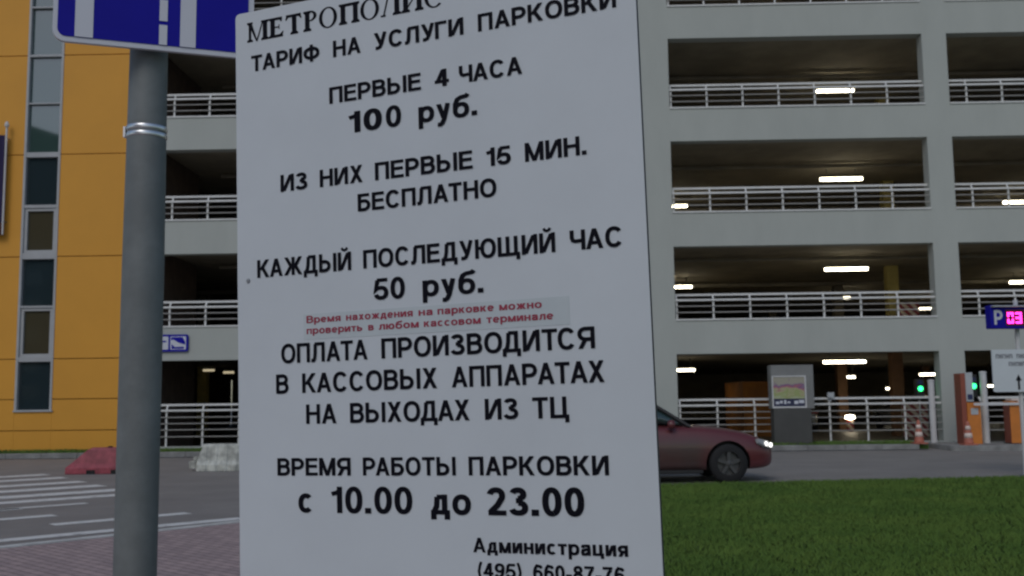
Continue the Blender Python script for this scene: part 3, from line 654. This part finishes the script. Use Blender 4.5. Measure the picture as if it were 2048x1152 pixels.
LINES = [
 (.8488, .0411, 0, [('ТАРИФ', -.688, -.485), ('НА', -.446, -.368), ('УСЛУГИ', -.332, -.093), ('ПАРКОВКИ', -.056, .276)]),
 (.7334, .0409, 0, [('ПЕРВЫЕ', -.459, -.207), ('*4', -.171, -.134), ('ЧАСА', -.108, .05)]),
 (.6537, .0517, 0, [('*10', -.406, -.314), ('0', -.303, -.262), ('руб.', -.216, -.065)]),
 (.5301, .0425, 0, [('ИЗ', -.604, -.525), ('НИХ', -.49, -.369), ('ПЕРВЫЕ', -.336, -.08), ('15', -.046, .015), ('МИН.', .049, .194)]),
 (.4594, .0424, 0, [('БЕСПЛАТНО', -.385, -.023)]),
 (.321, .0441, 0, [('КАЖДЫЙ', -.676, -.406), ('ПОСЛЕДУЮЩИЙ', -.373, .113), ('ЧАС', .147, .267)]),
 (.2437, .051, 0, [('50', -.345, -.263), ('руб.', -.217, -.063)]),
 (.2001, .0173, 1, [('Время', -.534, -.438), ('нахождения', -.423, -.244), ('на', -.229, -.192), ('парковке', -.18, -.039), ('можно', -.026, .076)]),
 (.1735, .0173, 1, [('проверить', -.534, -.379), ('в', -.363, -.348), ('любом', -.334, -.229), ('кассовом', -.216, -.072), ('терминале', -.058, .102)]),
 (.1057, .0469, 0, [('ОПЛАТА', -.608, -.366), ('ПРОИЗВОДИТСЯ', -.329, .195)]),
 (.0325, .0466, 0, [('В', -.624, -.588), ('КАССОВЫХ', -.549, -.185), ('АППАРАТАХ', -.149, .214)]),
 (-.042, .0464, 0, [('НА', -.539, -.454), ('ВЫХОДАХ', -.417, -.106), ('ИЗ', -.069, .012), ('ТЦ', .045, .13)]),
 (-.1644, .0414, 0, [('ВРЕМЯ', -.623, -.418), ('РАБОТЫ', -.385, -.145), ('ПАРКОВКИ', -.113, .214)]),
 (-.2514, .0610, 0, [('с', -.565, -.523), ('10.00', -.473, -.257), ('до', -.21, -.11), ('*23.00', -.071, .156)]),
 (-.3326, .0317, 0, [('Администрация', -.108, .248)]),
 (-.3865, .0316, 0, [('(495)', -.099, .007), ('660-87-76', .033, .238)])]
tl(MB().box(-.543, .140, -.0008, -.0001, .160, .222)).build('sticker', M['sticker'], tb)
for z, cap, red, words in LINES:
    for w, a, b in words:
        bold = w.startswith('*'); w = w.lstrip('*'); mb = MB()
        put_text(mb, w, a, b, z, cap, -.0016, .192 if bold else (.17 if red else (.178 if cap > .045 else .184)))
        o = tl(mb).build('lettering', M['redink'] if red else M['black'], tb, fixn=False)
        if red: o['label'] = 'small red lettering on a pasted strip'
mb = MB(); gl, gw = glyphs('МЕТРОПОЛИС'); sx = .559 / gw
for i, pl in enumerate(gl): mb.add([(-.701 + a*sx, -.0008 - .00001*(i % 60), .9268 + b*.0515) for a, b in pl], [tuple(range(len(pl)))])
tl(mb).build('lettering', M['black'], tb, fixn=False)['label'] = 'serif heading along the top of the board'
sk = MB()
for cx, cz in ((-.7035, .3155),): sk.lathe([(.006, -.0006), (.004, -.004)], axis='y', n=12, c=(cx, 0, cz))
tl(sk).build('screw', M['galv'], tb)

# ------------------------------------------------------------------ the pole with the blue lane sign
po = empty('street_pole', 'thick dark grey pole with two bright steel bands left of the board', 'pole', Matrix.Translation((-1.445, 4.02, 0)))
MB().lathe([(.0800, -.05), (.0795, 1.0), (.0788, 2.0), (.0712, 3.0), (.062, 6.0), (.03, 6.02)], n=40).build('shaft', M['poleg'], po, smooth=True)
for z, h in ((2.535, .010), (2.507, .010)):
    MB().lathe([(.0762, z - h), (.0778, z - h*.6), (.0778, z + h*.6), (.0762, z + h)], n=40).build('steel_band', M['steel'], po, smooth=True)
MB().box(-.083, -.0745, -.03, -.005, 2.500, 2.543).build('band_buckle', M['steel'], po)

Bm = Matrix.Rotation(R(19.6), 3, 'Z'); BO = Vector((0, 4.4, CAM_H)); BX = -1.464; BZ = 1.375
ls = empty('lane_sign', 'blue lane direction sign with white bars and rim, high on the grey pole', 'sign', Matrix.Translation(BO + Bm @ Vector((BX, 0, BZ))) @ Bm.to_4x4())
def bl(mb): mb.v = [(x - BX, y, z - BZ) for x, y, z in mb.v]; return mb
BX0, BX1, BZ0, BZ1 = -1.835, -1.093, 1.375, 2.10
bl(MB().prism(rrect(BX0, BX1, BZ0, BZ1, .045), 0, .02)).build('rim', M['signline'], ls)
bl(MB().prism(rrect(BX0 + .017, BX1 - .022, BZ0 + .020, BZ1 - .02, .03), -.003, -.0005)).build('blue_field', M['blue'], ls)
def arrow(xa, xb, name):
    m_ = (xa + xb)/2; w = (xb - xa)*1.4
    bl(MB().prism([(xa, BZ0 + .021), (xb, BZ0 + .021), (xb, 1.86), (m_ + w, 1.86), (m_, 2.04), (m_ - w, 1.86), (xa, 1.86)], -.0055, -.0032)).build(name, M['signline'], ls)
arrow(-1.757, -1.692, 'arrow'); arrow(-1.375, -1.316, 'arrow')
dl = MB()
for za, zb in ((BZ0 + .021, 1.476), (1.492, 1.578), (1.60, 1.72), (1.75, 1.87), (1.90, 2.02)): dl.box(-1.453, -1.423, -.0055, -.0032, za, zb)
bl(dl).build('dashed_line', M['signline'], ls)
for z in (1.5, 1.9): bl(MB().box(-1.62, -1.32, .021, .05, z, z + .04)).build('bracket', M['galv'], ls)

# ------------------------------------------------------------------ cars
def make_car(name, label, group, paint, lamp_mat):
    root = empty(name, label, 'car', None, group)
    # stations along x (front axle at 0, nose at +.87, tail at -3.4): x, sill z, shoulder z, half width, deck z
    st = [(-3.42, .42, .80, .62, .84), (-3.32, .30, .86, .76, .93), (-2.9, .21, .93, .85, .99), (-2.55, .19, .95, .875, 1.0), (-1.6, .19, .93, .885, .99), (-.62, .19, .92, .885, .995),
          (-.25, .20, .90, .88, .965), (.15, .205, .85, .87, .915), (.45, .21, .78, .84, .84), (.66, .22, .70, .77, .745), (.80, .25, .61, .66, .645), (.87, .33, .52, .50, .545)]
    sec = []
    for x, zs, zh, hw, zd in st:
        sec.append([(0, zs), (hw*.80, zs), (hw*.95, zs + .04), (hw, zs + (zh - zs)*.42), (hw*.985, zs + (zh - zs)*.78), (hw*.93, zh), (hw*.80, zh + (zd - zh)*.62), (hw*.45, zd - .008), (0, zd)])
    mb = MB(); n = len(sec[0]); ring = 2*n - 2; vs = []
    for (x, *_), sc_ in zip(st, sec):
        vs += [(x, -a, b) for a, b in sc_] + [(x, a, b) for a, b in sc_[-2:0:-1]]
    fs = [(i*ring + k, i*ring + (k+1) % ring, (i+1)*ring + (k+1) % ring, (i+1)*ring + k) for i in range(len(st)-1) for k in range(ring)]
    fs += [tuple(range(ring-1, -1, -1)), tuple(range((len(st)-1)*ring, len(st)*ring))]
    mb.add(vs, fs); me = mb
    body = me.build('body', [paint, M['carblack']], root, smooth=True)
    sub = body.modifiers.new('s', 'SUBSURF'); sub.levels = 2; sub.render_levels = 2
    cut = MB()
    for ax in (0, -2.55): cut.tube((ax, -1.2, .33), (ax, -.58, .33), .385, n=40, mi=0); cut.tube((ax, .58, .33), (ax, 1.2, .33), .385, n=40, mi=0)
    co = cut.build('cutter', M['carblack']); bo = body.modifiers.new('b', 'BOOLEAN'); bo.object = co; bo.operation = 'DIFFERENCE'; bo.solver = 'EXACT'
    bpy.context.view_layer.update()
    nm = bpy.data.meshes.new_from_object(body.evaluated_get(bpy.context.evaluated_depsgraph_get()))
    body.modifiers.clear(); body.data = nm; nm.name = 'body'; bpy.data.objects.remove(co)
    nm.polygons.foreach_set('use_smooth', [True]*len(nm.polygons))
    body.modifiers.new('e', 'EDGE_SPLIT').split_angle = R(38)
    # cabin: glass house under a painted roof
    gs = [(-3.15, .93, .70, .95, .62), (-2.75, .95, .755, 1.22, .60), (-2.2, .97, .765, 1.40, .58), (-1.7, .97, .765, 1.435, .575), (-1.25, .97, .76, 1.385, .56), (-.95, .965, .755, 1.20, .60), (-.60, .955, .74, .965, .70)]
    def loft(ss, sub):
        q = MB(); vv = []
        for x, zb, wb, zt, wt in ss:
            vv += [(x, -wb, zb - .03), (x, -(wb*.45 + wt*.55), zb + (zt - zb)*.55), (x, -wt*.97, zt - .03), (x, -wt*.6, zt), (x, wt*.6, zt), (x, wt*.97, zt - .03), (x, wb*.45 + wt*.55, zb + (zt - zb)*.55), (x, wb, zb - .03)]
        k = 8
        q.add(vv, [(i*k + j, i*k + (j+1) % k, (i+1)*k + (j+1) % k, (i+1)*k + j) for i in range(len(ss)-1) for j in range(k)] + [tuple(range(k-1, -1, -1)), tuple(range((len(ss)-1)*k, len(ss)*k))])
        return q
    gh = loft(gs, 1).build('window_glass', M['carglass'], root, smooth=True); s2 = gh.modifiers.new('s', 'SUBSURF'); s2.levels = s2.render_levels = 1
    rf = MB(); vv = []
    for x, z, w in ((-2.55, 1.315, .50), (-2.2, 1.415, .54), (-1.7, 1.452, .54), (-1.25, 1.40, .52)): vv += [(x, -w, z - .035), (x, -w*.6, z), (x, w*.6, z), (x, w, z - .035)]
    rf.add(vv, [(i*4 + j, i*4 + j + 1, (i+1)*4 + j + 1, (i+1)*4 + j) for i in range(3) for j in range(3)])
    ro = rf.build('roof', paint, root, smooth=True); so = ro.modifiers.new('t', 'SOLIDIFY'); so.thickness = .03; so.offset = 0
    for sy in (-1, 1):
        pl = MB(); pl.tube((-1.28, sy*.535, 1.375), (-.62, sy*.72, .95), .035, n=8); pl.build('windscreen_pillar', M['carblack'], root)
        pl = MB(); pl.tube((-1.75, sy*.57, 1.40), (-1.8, sy*.765, .95), .035, n=8); pl.build('door_pillar', M['carblack'], root)
        mi = MB(); mi.lathe([(.01, -.07), (.07, -.05), (.085, 0), (.07, .05), (.01, .07)], axis='x', n=14, c=(-.98, sy*.90, 1.0)); mi.build('wing_mirror', paint, root, smooth=True)
        hl = MB()
        hl.add([(.52, sy*.835, .665), (.64, sy*.80, .60), (.80, sy*.655, .575), (.845, sy*.535, .565), (.83, sy*.53, .635), (.74, sy*.66, .675), (.60, sy*.77, .715), (.50, sy*.82, .735)], [tuple(range(8))])
        ho = hl.build('headlight', M['headoff'], root); sd_ = ho.modifiers.new('t', 'SOLIDIFY'); sd_.thickness = .05; sd_.offset = 0
        bu = MB(); bu.lathe([(.03, 0), (.042, .02), (.035, .035), (.012, .042)], axis='x', n=14, c=(.775, sy*.665, .625)); bu.lathe([(.03, 0), (.04, .015), (.02, .03)], axis='x', n=12, c=(.67, sy*.775, .655)); bu.build('bulb', lamp_mat, ho, smooth=True)
        tlm = MB(); tlm.box(-3.44, -3.30, min(sy*.48, sy*.76), max(sy*.48, sy*.76), .74, .86); tlm.build('tail_light', M['taillamp'], root, bevel=.02)
        dh = MB(); dh.box(-1.72, -1.54, min(sy*.868, sy*.90), max(sy*.868, sy*.90), .77, .80); dh.build('door_handle', paint, root, bevel=.008)
        sl = MB(); sl.box(-2.1, -.45, min(sy*.80, sy*.885), max(sy*.80, sy*.885), .165, .225); sl.build('sill_trim', M['carblack'], root, bevel=.01)
        for ax in (0, -2.55):
            w = MB().lathe([(.20, -.10), (.30, -.105), (.325, -.08), (.33, 0), (.325, .08), (.30, .105), (.215, .10), (.205, .02), (.205, -.02), (.20, -.10)], axis='y', n=40, c=(ax, sy*.785, .33), caps=False)
            wo = w.build('wheel', M['rubber'], root, smooth=True)
            r_ = MB(); yo = sy*.785
            r_.lathe([(.215, .0), (.225, sy*.095), (.20, sy*.095), (.19, sy*.03)], axis='y', n=32, c=(ax, yo, .33))
            for k in range(5):
                t = 2*math.pi*k/5 + .3; cx, cz = math.cos(t), math.sin(t); px, pz = -cz, cx
                vs = [(ax + cx*r0 + px*hw*s0, yo + sy*dy, .33 + cz*r0 + pz*hw*s0) for dy in (.055, .09) for r0, hw in ((.03, .035), (.205, .026)) for s0 in (-1, 1)]
                r_.add(vs, [(0,1,3,2), (4,6,7,5), (0,4,5,1), (2,3,7,6), (0,2,6,4), (1,5,7,3)])
            r_.lathe([(.05, sy*.05), (.05, sy*.10), (.02, sy*.105)], axis='y', n=16, c=(ax, yo, .33))
            r_.build('rim', M['alloy'], wo)
    bp_ = MB(); bp_.box(.70, .86, -.46, .46, .335, .47); bp_.build('grille', M['carblack'], root, bevel=.02)
    pt = MB(); pt.box(.855, .878, -.26, .26, .36, .44); pt.build('number_plate', M['white_paint'], root)
    return root
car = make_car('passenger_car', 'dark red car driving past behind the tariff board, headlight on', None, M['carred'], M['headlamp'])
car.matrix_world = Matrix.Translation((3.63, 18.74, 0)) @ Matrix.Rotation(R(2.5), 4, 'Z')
def recolour(o, old, new):
    for ob in [o] + list(o.children_recursive):
        for sl in getattr(ob, 'material_slots', []):
            if sl.material in old: k = old.index(sl.material); sl.link = 'OBJECT'; sl.material = new[k]
for (x, dep, rz, paint, lab) in ((11.3, 15.5, 88, 'carsilver', 'silver car parked inside on the ground floor behind the railing'), (16.6, 16.5, 92, 'cargrey', 'grey car parked inside on the ground floor near the left cone'), (-9.3, 13, 80, 'cargrey', 'grey car parked inside on the ground floor left of the tariff board')):
    c = copy_tree(car); c['label'] = lab; c['group'] = 'cars parked in the car park'
    c.matrix_world = fmat(x, -dep, .01, rz); recolour(c, [M['carred'], M['headlamp']], [M[paint], M['headoff']])

# ------------------------------------------------------------------ plastic road barriers
def barrier(name, label, m, loc, rz, L, h, ribs, lug):
    o = empty(name, label, 'barrier', Matrix.Translation(loc) @ Matrix.Rotation(R(rz), 4, 'Z'))
    k = h/.55
    prof = [(-.24*k, .0), (.24*k, .0), (.24*k, .13*k), (.17*k, .22*k), (.11*k, .50*k), (.08*k, .55*k), (-.08*k, .55*k), (-.11*k, .50*k), (-.17*k, .22*k), (-.24*k, .13*k)]
    mb = MB(); xs = [(0, .72), (.07, .9), (.2, 1.0), (L - .2, 1.0), (L - .07, .9), (L, .72)] if not ribs else []
    if ribs:
        xs = [(0, .9), (.06, .97)]
        nr = int((L - .2) / .22)
        for i in range(nr):
            x = .1 + i*.22; xs += [(x, 1.0), (x + .10, 1.0), (x + .13, .90), (x + .19, .90)]
        xs += [(L - .06, 1.0), (L, .9)]
    vs = []
    for x, s in xs:
        for a, b in prof:
            top = max(0, (b - .2*k)/(.35*k)); xe = x
            if not ribs and x < .3: xe = x + top*.34
            if not ribs and x > L - .3: xe = x - top*.34
            if ribs and x < .1: xe = x + top*.12
            vs.append((xe, a*s, b*(s if not ribs else 1) if b > .2*k else b))
    n = len(prof)
    mb.add(vs, [(i*n + j, i*n + (j+1) % n, (i+1)*n + (j+1) % n, (i+1)*n + j) for i in range(len(xs)-1) for j in range(n)] + [tuple(range(n-1, -1, -1)), tuple(range((len(xs)-1)*n, len(xs)*n))])
    mb.build('shell', m, o, bevel=.02)
    if lug:
        lg = MB(); lg.lathe([(.05, .06), (.11, .06), (.11, .20), (.05, .22)], n=16, c=(-.10, 0, 0)); lg.lathe([(.03, .22), (.06, .24), (.06, .30), (.02, .31)], n=12, c=(-.06, 0, 0)); lg.build('coupling_lug', m, o)
    else:
        for x in (L*.30, L*.62): MB().box(x, x + .18, -.25*k, .25*k, .002, .09).build('forklift_slot', M['rubber'], o)
    cp = MB(); cp.lathe([(.05, h - .005), (.05, h + .02), (.03, h + .025)], n=14, c=(L*.55, 0, 0)); cp.build('filler_cap', M['rubber'], o)
barrier('road_barrier', 'faded red plastic barrier half hidden by the pole', M['redplastic'], (-9.48, 22.25, 0), 1, 1.6, .55, False, False)
barrier('road_barrier', 'dirty white ribbed plastic barrier half hidden by the tariff board', M['whiteplastic'], (-6.85, 22.75, 0), 1, 2.0, .58, True, True)

# ------------------------------------------------------------------ things at the car park entrance
kx = empty('advertising_cabinet', 'grey upright cabinet with a colourful poster in front of the ground-floor railing', 'cabinet', fmat(7.76, .75, .1))
MB().box(-.52, .52, -.2, .2, 0, 1.02).build('base', M['boxgrey'], kx, bevel=.01)
MB().box(-.56, .62, -.18, .22, 1.021, 2.23).build('body', M['boxlight'], kx, bevel=.012)
pf = MB(); pf.box(-.54, .40, -.215, -.181, 1.04, 1.085); pf.box(-.54, .40, -.215, -.181, 1.90, 1.93); pf.box(-.54, -.51, -.215, -.181, 1.086, 1.899); pf.box(.36, .40, -.215, -.181, 1.086, 1.899); pf.build('frame', M['white_paint'], kx)
MB().box(-.505, .355, -.20, -.183, 1.30, 1.895).build('poster', M['poster'], kx)
MB().box(-.505, .355, -.20, -.183, 1.087, 1.296).build('caption_strip', mat('navy_print', (.02, .025, .07), .4), kx)
for i, (a, b) in enumerate(((-.45, -.36), (-.34, -.26), (-.22, -.16), (-.13, -.05), (.06, .17), (.19, .33))): MB().box(a, b, -.203, -.2004, 1.15 + .02*(i % 2), 1.22 + .02*(i % 3)).build('caption_mark', M['signline'], kx)

def cone(label, x, off, z, h):
    o = empty('traffic_cone', label, 'cone', fmat(x, off, z), 'traffic cones by the entrance'); b = h*.30
    MB().prism(rrect(-b, b, -b, b, .04), 0, .035, plane='xy').build('base', M['cone'], o, bevel=.008)
    MB().lathe([(b*.72, .036), (b*.66, .07), (.045, h*.93), (.028, h)], n=24).build('body', M['cone'], o, smooth=True)
    def rr(z): return b*.66 + (.045 - b*.66)*(z - .07)/(h*.93 - .07)
    for a, c in ((.30, .50), (.64, .80)): MB().lathe([(rr(h*a) + .003, h*a), (rr(h*c) + .003, h*c)], n=24).build('white_band', M['conewhite'], o, smooth=True)
cone('orange and white traffic cone on the kerb left of the thick white post', 11.06, 1.32, .14, .64)
cone('orange and white traffic cone in front of the orange ticket terminal', 11.97, 2.35, .14, .62)

def thick_post(label, x, off, h, r):
    o = empty('white_post', label, 'post', fmat(x, off, .13), 'thick white posts at the entrance')
    MB().tube((0, 0, 0), (0, 0, h), r, n=24).build('tube', M['white_paint'], o, smooth=False)
    MB().lathe([(r + .012, h - .0), (r + .012, h + .025), (r*.5, h + .05)], n=24).build('cap', M['white_paint'], o)
    MB().lathe([(r*1.7, .0), (r*1.7, .015), (r*1.2, .02)], n=20).build('foot_plate', M['galv'], o)
thick_post('thick white post beside the car park pillar, left of the entrance', 11.62, .9, 1.70, .085)
thick_post('thick white post between the two orange terminals', 12.80, 1.5, 1.90, .09)

t1 = empty('ticket_terminal', 'tall orange terminal with a pale upper panel beside the left cone and pillar', 'terminal', fmat(12.22, 1.7, .14, 0))
MB().box(-.19, -.06, -.2, .25, 0, 1.88).build('side_panel', M['redside'], t1, bevel=.01)
MB().box(-.057, .30, -.22, .22, 0, 1.12).build('body', M['orange'], t1, bevel=.012)
MB().box(-.057, .14, -.19, .20, 1.122, 1.90).build('upper_panel', M['termgrey'], t1, bevel=.012)
MB().box(-.02, .11, -.205, -.191, 1.18, 1.32).build('screen', M['screen'], t1)
MB().box(.03, .22, -.236, -.221, .78, .95).build('card_slot', M['termgrey'], t1)
MB().box(-.05, .31, -.23, .23, 1.105, 1.121).build('shelf', M['carblack'], t1)

t2 = empty('barrier_gate', 'orange barrier machine with its white boom closed, near the right photo edge', 'barrier gate', fmat(13.47, 1.8, .14))
MB().prism([(-.22, 0), (.24, 0), (.24, .95), (.12, 1.10), (-.22, 1.13)], -.2, .2).build('body', M['orange'], t2, bevel=.015)
MB().box(-.225, -.2205, -.19, .19, .02, 1.08).build('side_panel', M['redside'], t2)
MB().box(-.16, .14, -.19, .19, 1.135, 1.19).build('hood', M['conewhite'], t2, bevel=.01)
MB().prism(rrect(-1.18, .30, 1.02, 1.09, .02), -.26, -.225).build('boom', M['white_paint'], t2)
MB().box(-.26, .28, -.22, .22, -.01, .02).build('foot_plate', M['carblack'], t2)

def signal(label, x, off, zb, zl, w, h):
    o = empty('signal_light', label, 'signal', fmat(x, off, zb), 'green signals at the entrance')
    MB().tube((0, .02, 0), (0, .02, zl - zb - h/2), .03, n=10).build('post', M['lamphouse'], o)
    MB().box(-w/2, w/2, -.1, .1, zl - zb - h/2, zl - zb + h/2).build('housing', M['carblack'], o, bevel=.015)
    MB().lathe([(.075, -.12), (.07, -.101)], axis='y', n=20, c=(0, 0, zl - zb)).build('green_lens', M['green'], o)
    MB().lathe([(.07, -.115), (.07, -.101)], axis='y', n=20, c=(0, 0, zl - zb + .17)).build('dark_lens', M['screen'], o)
signal('lit green signal inside the car park, left of the thick white post by the pillar', 11.82 + .05, -.7, .05, 1.64, .24, .56)
signal('lit green signal beside the pale panel of the orange terminal', 12.58, 1.3, .14, 1.68, .22, .62)

# white arrow board and red counter sign on one post by the lawn
def near(x, y, z, rz): return Matrix.Translation((x, y, z)) @ Matrix.Rotation(R(rz), 4, 'Z')
sp_ = empty('sign_post', 'pale post at the right photo edge carrying the arrow board and the counter sign', 'post', near(9.14, 18.72, 0, 0))
MB().tube((0, 0, 0), (0, 0, 3.15), .04, n=20).build('tube', M['white_paint'], sp_, smooth=False)
MB().lathe([(.10, .0), (.10, .02), (.05, .03)], n=20).build('foot_plate', M['galv'], sp_)
wb = empty('arrow_board', 'white board with a black upward arrow under the counter sign', 'sign', near(9.12, 18.64, 1.49, -4))
MB().prism(rrect(-.50, .55, 0, .76, .03), -.03, 0).build('board', M['signwhite'], wb)
am = MB(); am.prism([(-.075, .04), (-.04, .04), (-.04, .20), (-.005, .20), (-.0575, .31), (-.11, .20), (-.075, .20)], -.034, -.0305); am.build('arrow', M['black'], wb)
for z, x0, xs in ((.60, -.43, (.05,.04,.055,.045,.05, 0,.05,.04,.05,.045,.05,.04)), (.46, -.21, (.05,.045,.05,.04,.055,.05,.045))):
    x = x0; wm = MB()
    for i, w in enumerate(xs):
        if w:
            wm.box(x, x + .014, -.033, -.0305, z, z + .075)
            if i % 2: wm.box(x + .0145, x + w - .0145, -.033, -.0305, z + .03, z + .045)
            else: wm.box(x + .0145, x + w - .0145, -.033, -.0305, z + .061, z + .075)
            wm.box(x + w - .014, x + w, -.033, -.0305, z, z + .075)
        x += (w or .05) + .012
    wm.build('lettering', M['greyprint'], wb)
cs_ = empty('counter_sign', 'blue parking sign with a white letter P and glowing pink digits', 'sign', near(9.16, 18.66, 2.62, 6))
MB().box(-.61, .65, -.12, .06, 0, .42).build('housing', M['blue'], cs_, bevel=.012)
pm = MB(); put_text(pm, 'P', -.545, -.385, .07, .26, -.1225, .19); pm.build('letter', M['signline'], cs_, fixn=False)
MB().box(-.33, .62, -.127, -.1205, .05, .34).build('display', M['ledback'], cs_)
def seg7(ch, x, z, w, h):
    on = {'0': 'abcdef', '3': 'abcdg', '1': 'bc', '8': 'abcdefg'}[ch]; t = .034
    B = {'a': (x, x+w, z+h-t, z+h), 'd': (x, x+w, z, z+t), 'g': (x, x+w, z+h/2-t/2, z+h/2+t/2), 'f': (x, x+t, z+h/2+.018, z+h-t-.001), 'e': (x, x+t, z+t+.001, z+h/2-.018), 'b': (x+w-t, x+w, z+h/2+.018, z+h-t-.001), 'c': (x+w-t, x+w, z+t+.001, z+h/2-.018)}
    for s in on: a, b, c, d = B[s]; dm.box(a, b, -.131, -.1275, c, d)
for i, ch in enumerate('031'): dm = MB(); seg7(ch, -.30 + i*.155, .09, .118, .20); dm.build('digit', M['led'], cs_)
MB().box(-.60, .64, -.20, -.1205, .385, .41).build('rain_hood', M['termgrey'], cs_)

# ------------------------------------------------------------------ the block across the street, seen mirrored in the glass strip
ab = empty('apartment_building', 'dark block with a slanting roofline, seen only as a reflection in the glass strip', 'building', Matrix.Translation((-36, -42, 0)))
MB().prism([(-26, 0), (24, 0), (24, 15.9), (-26, 33.4)], -10, 0).build('wall', M['block'], ab)
for k in range(6):
    for j in range(9):
        MB().box(-22 + j*5, -20 + j*5, .002, .05, 2 + k*2.9, 3.5 + k*2.9).build('window', M['dark_glass'], ab)
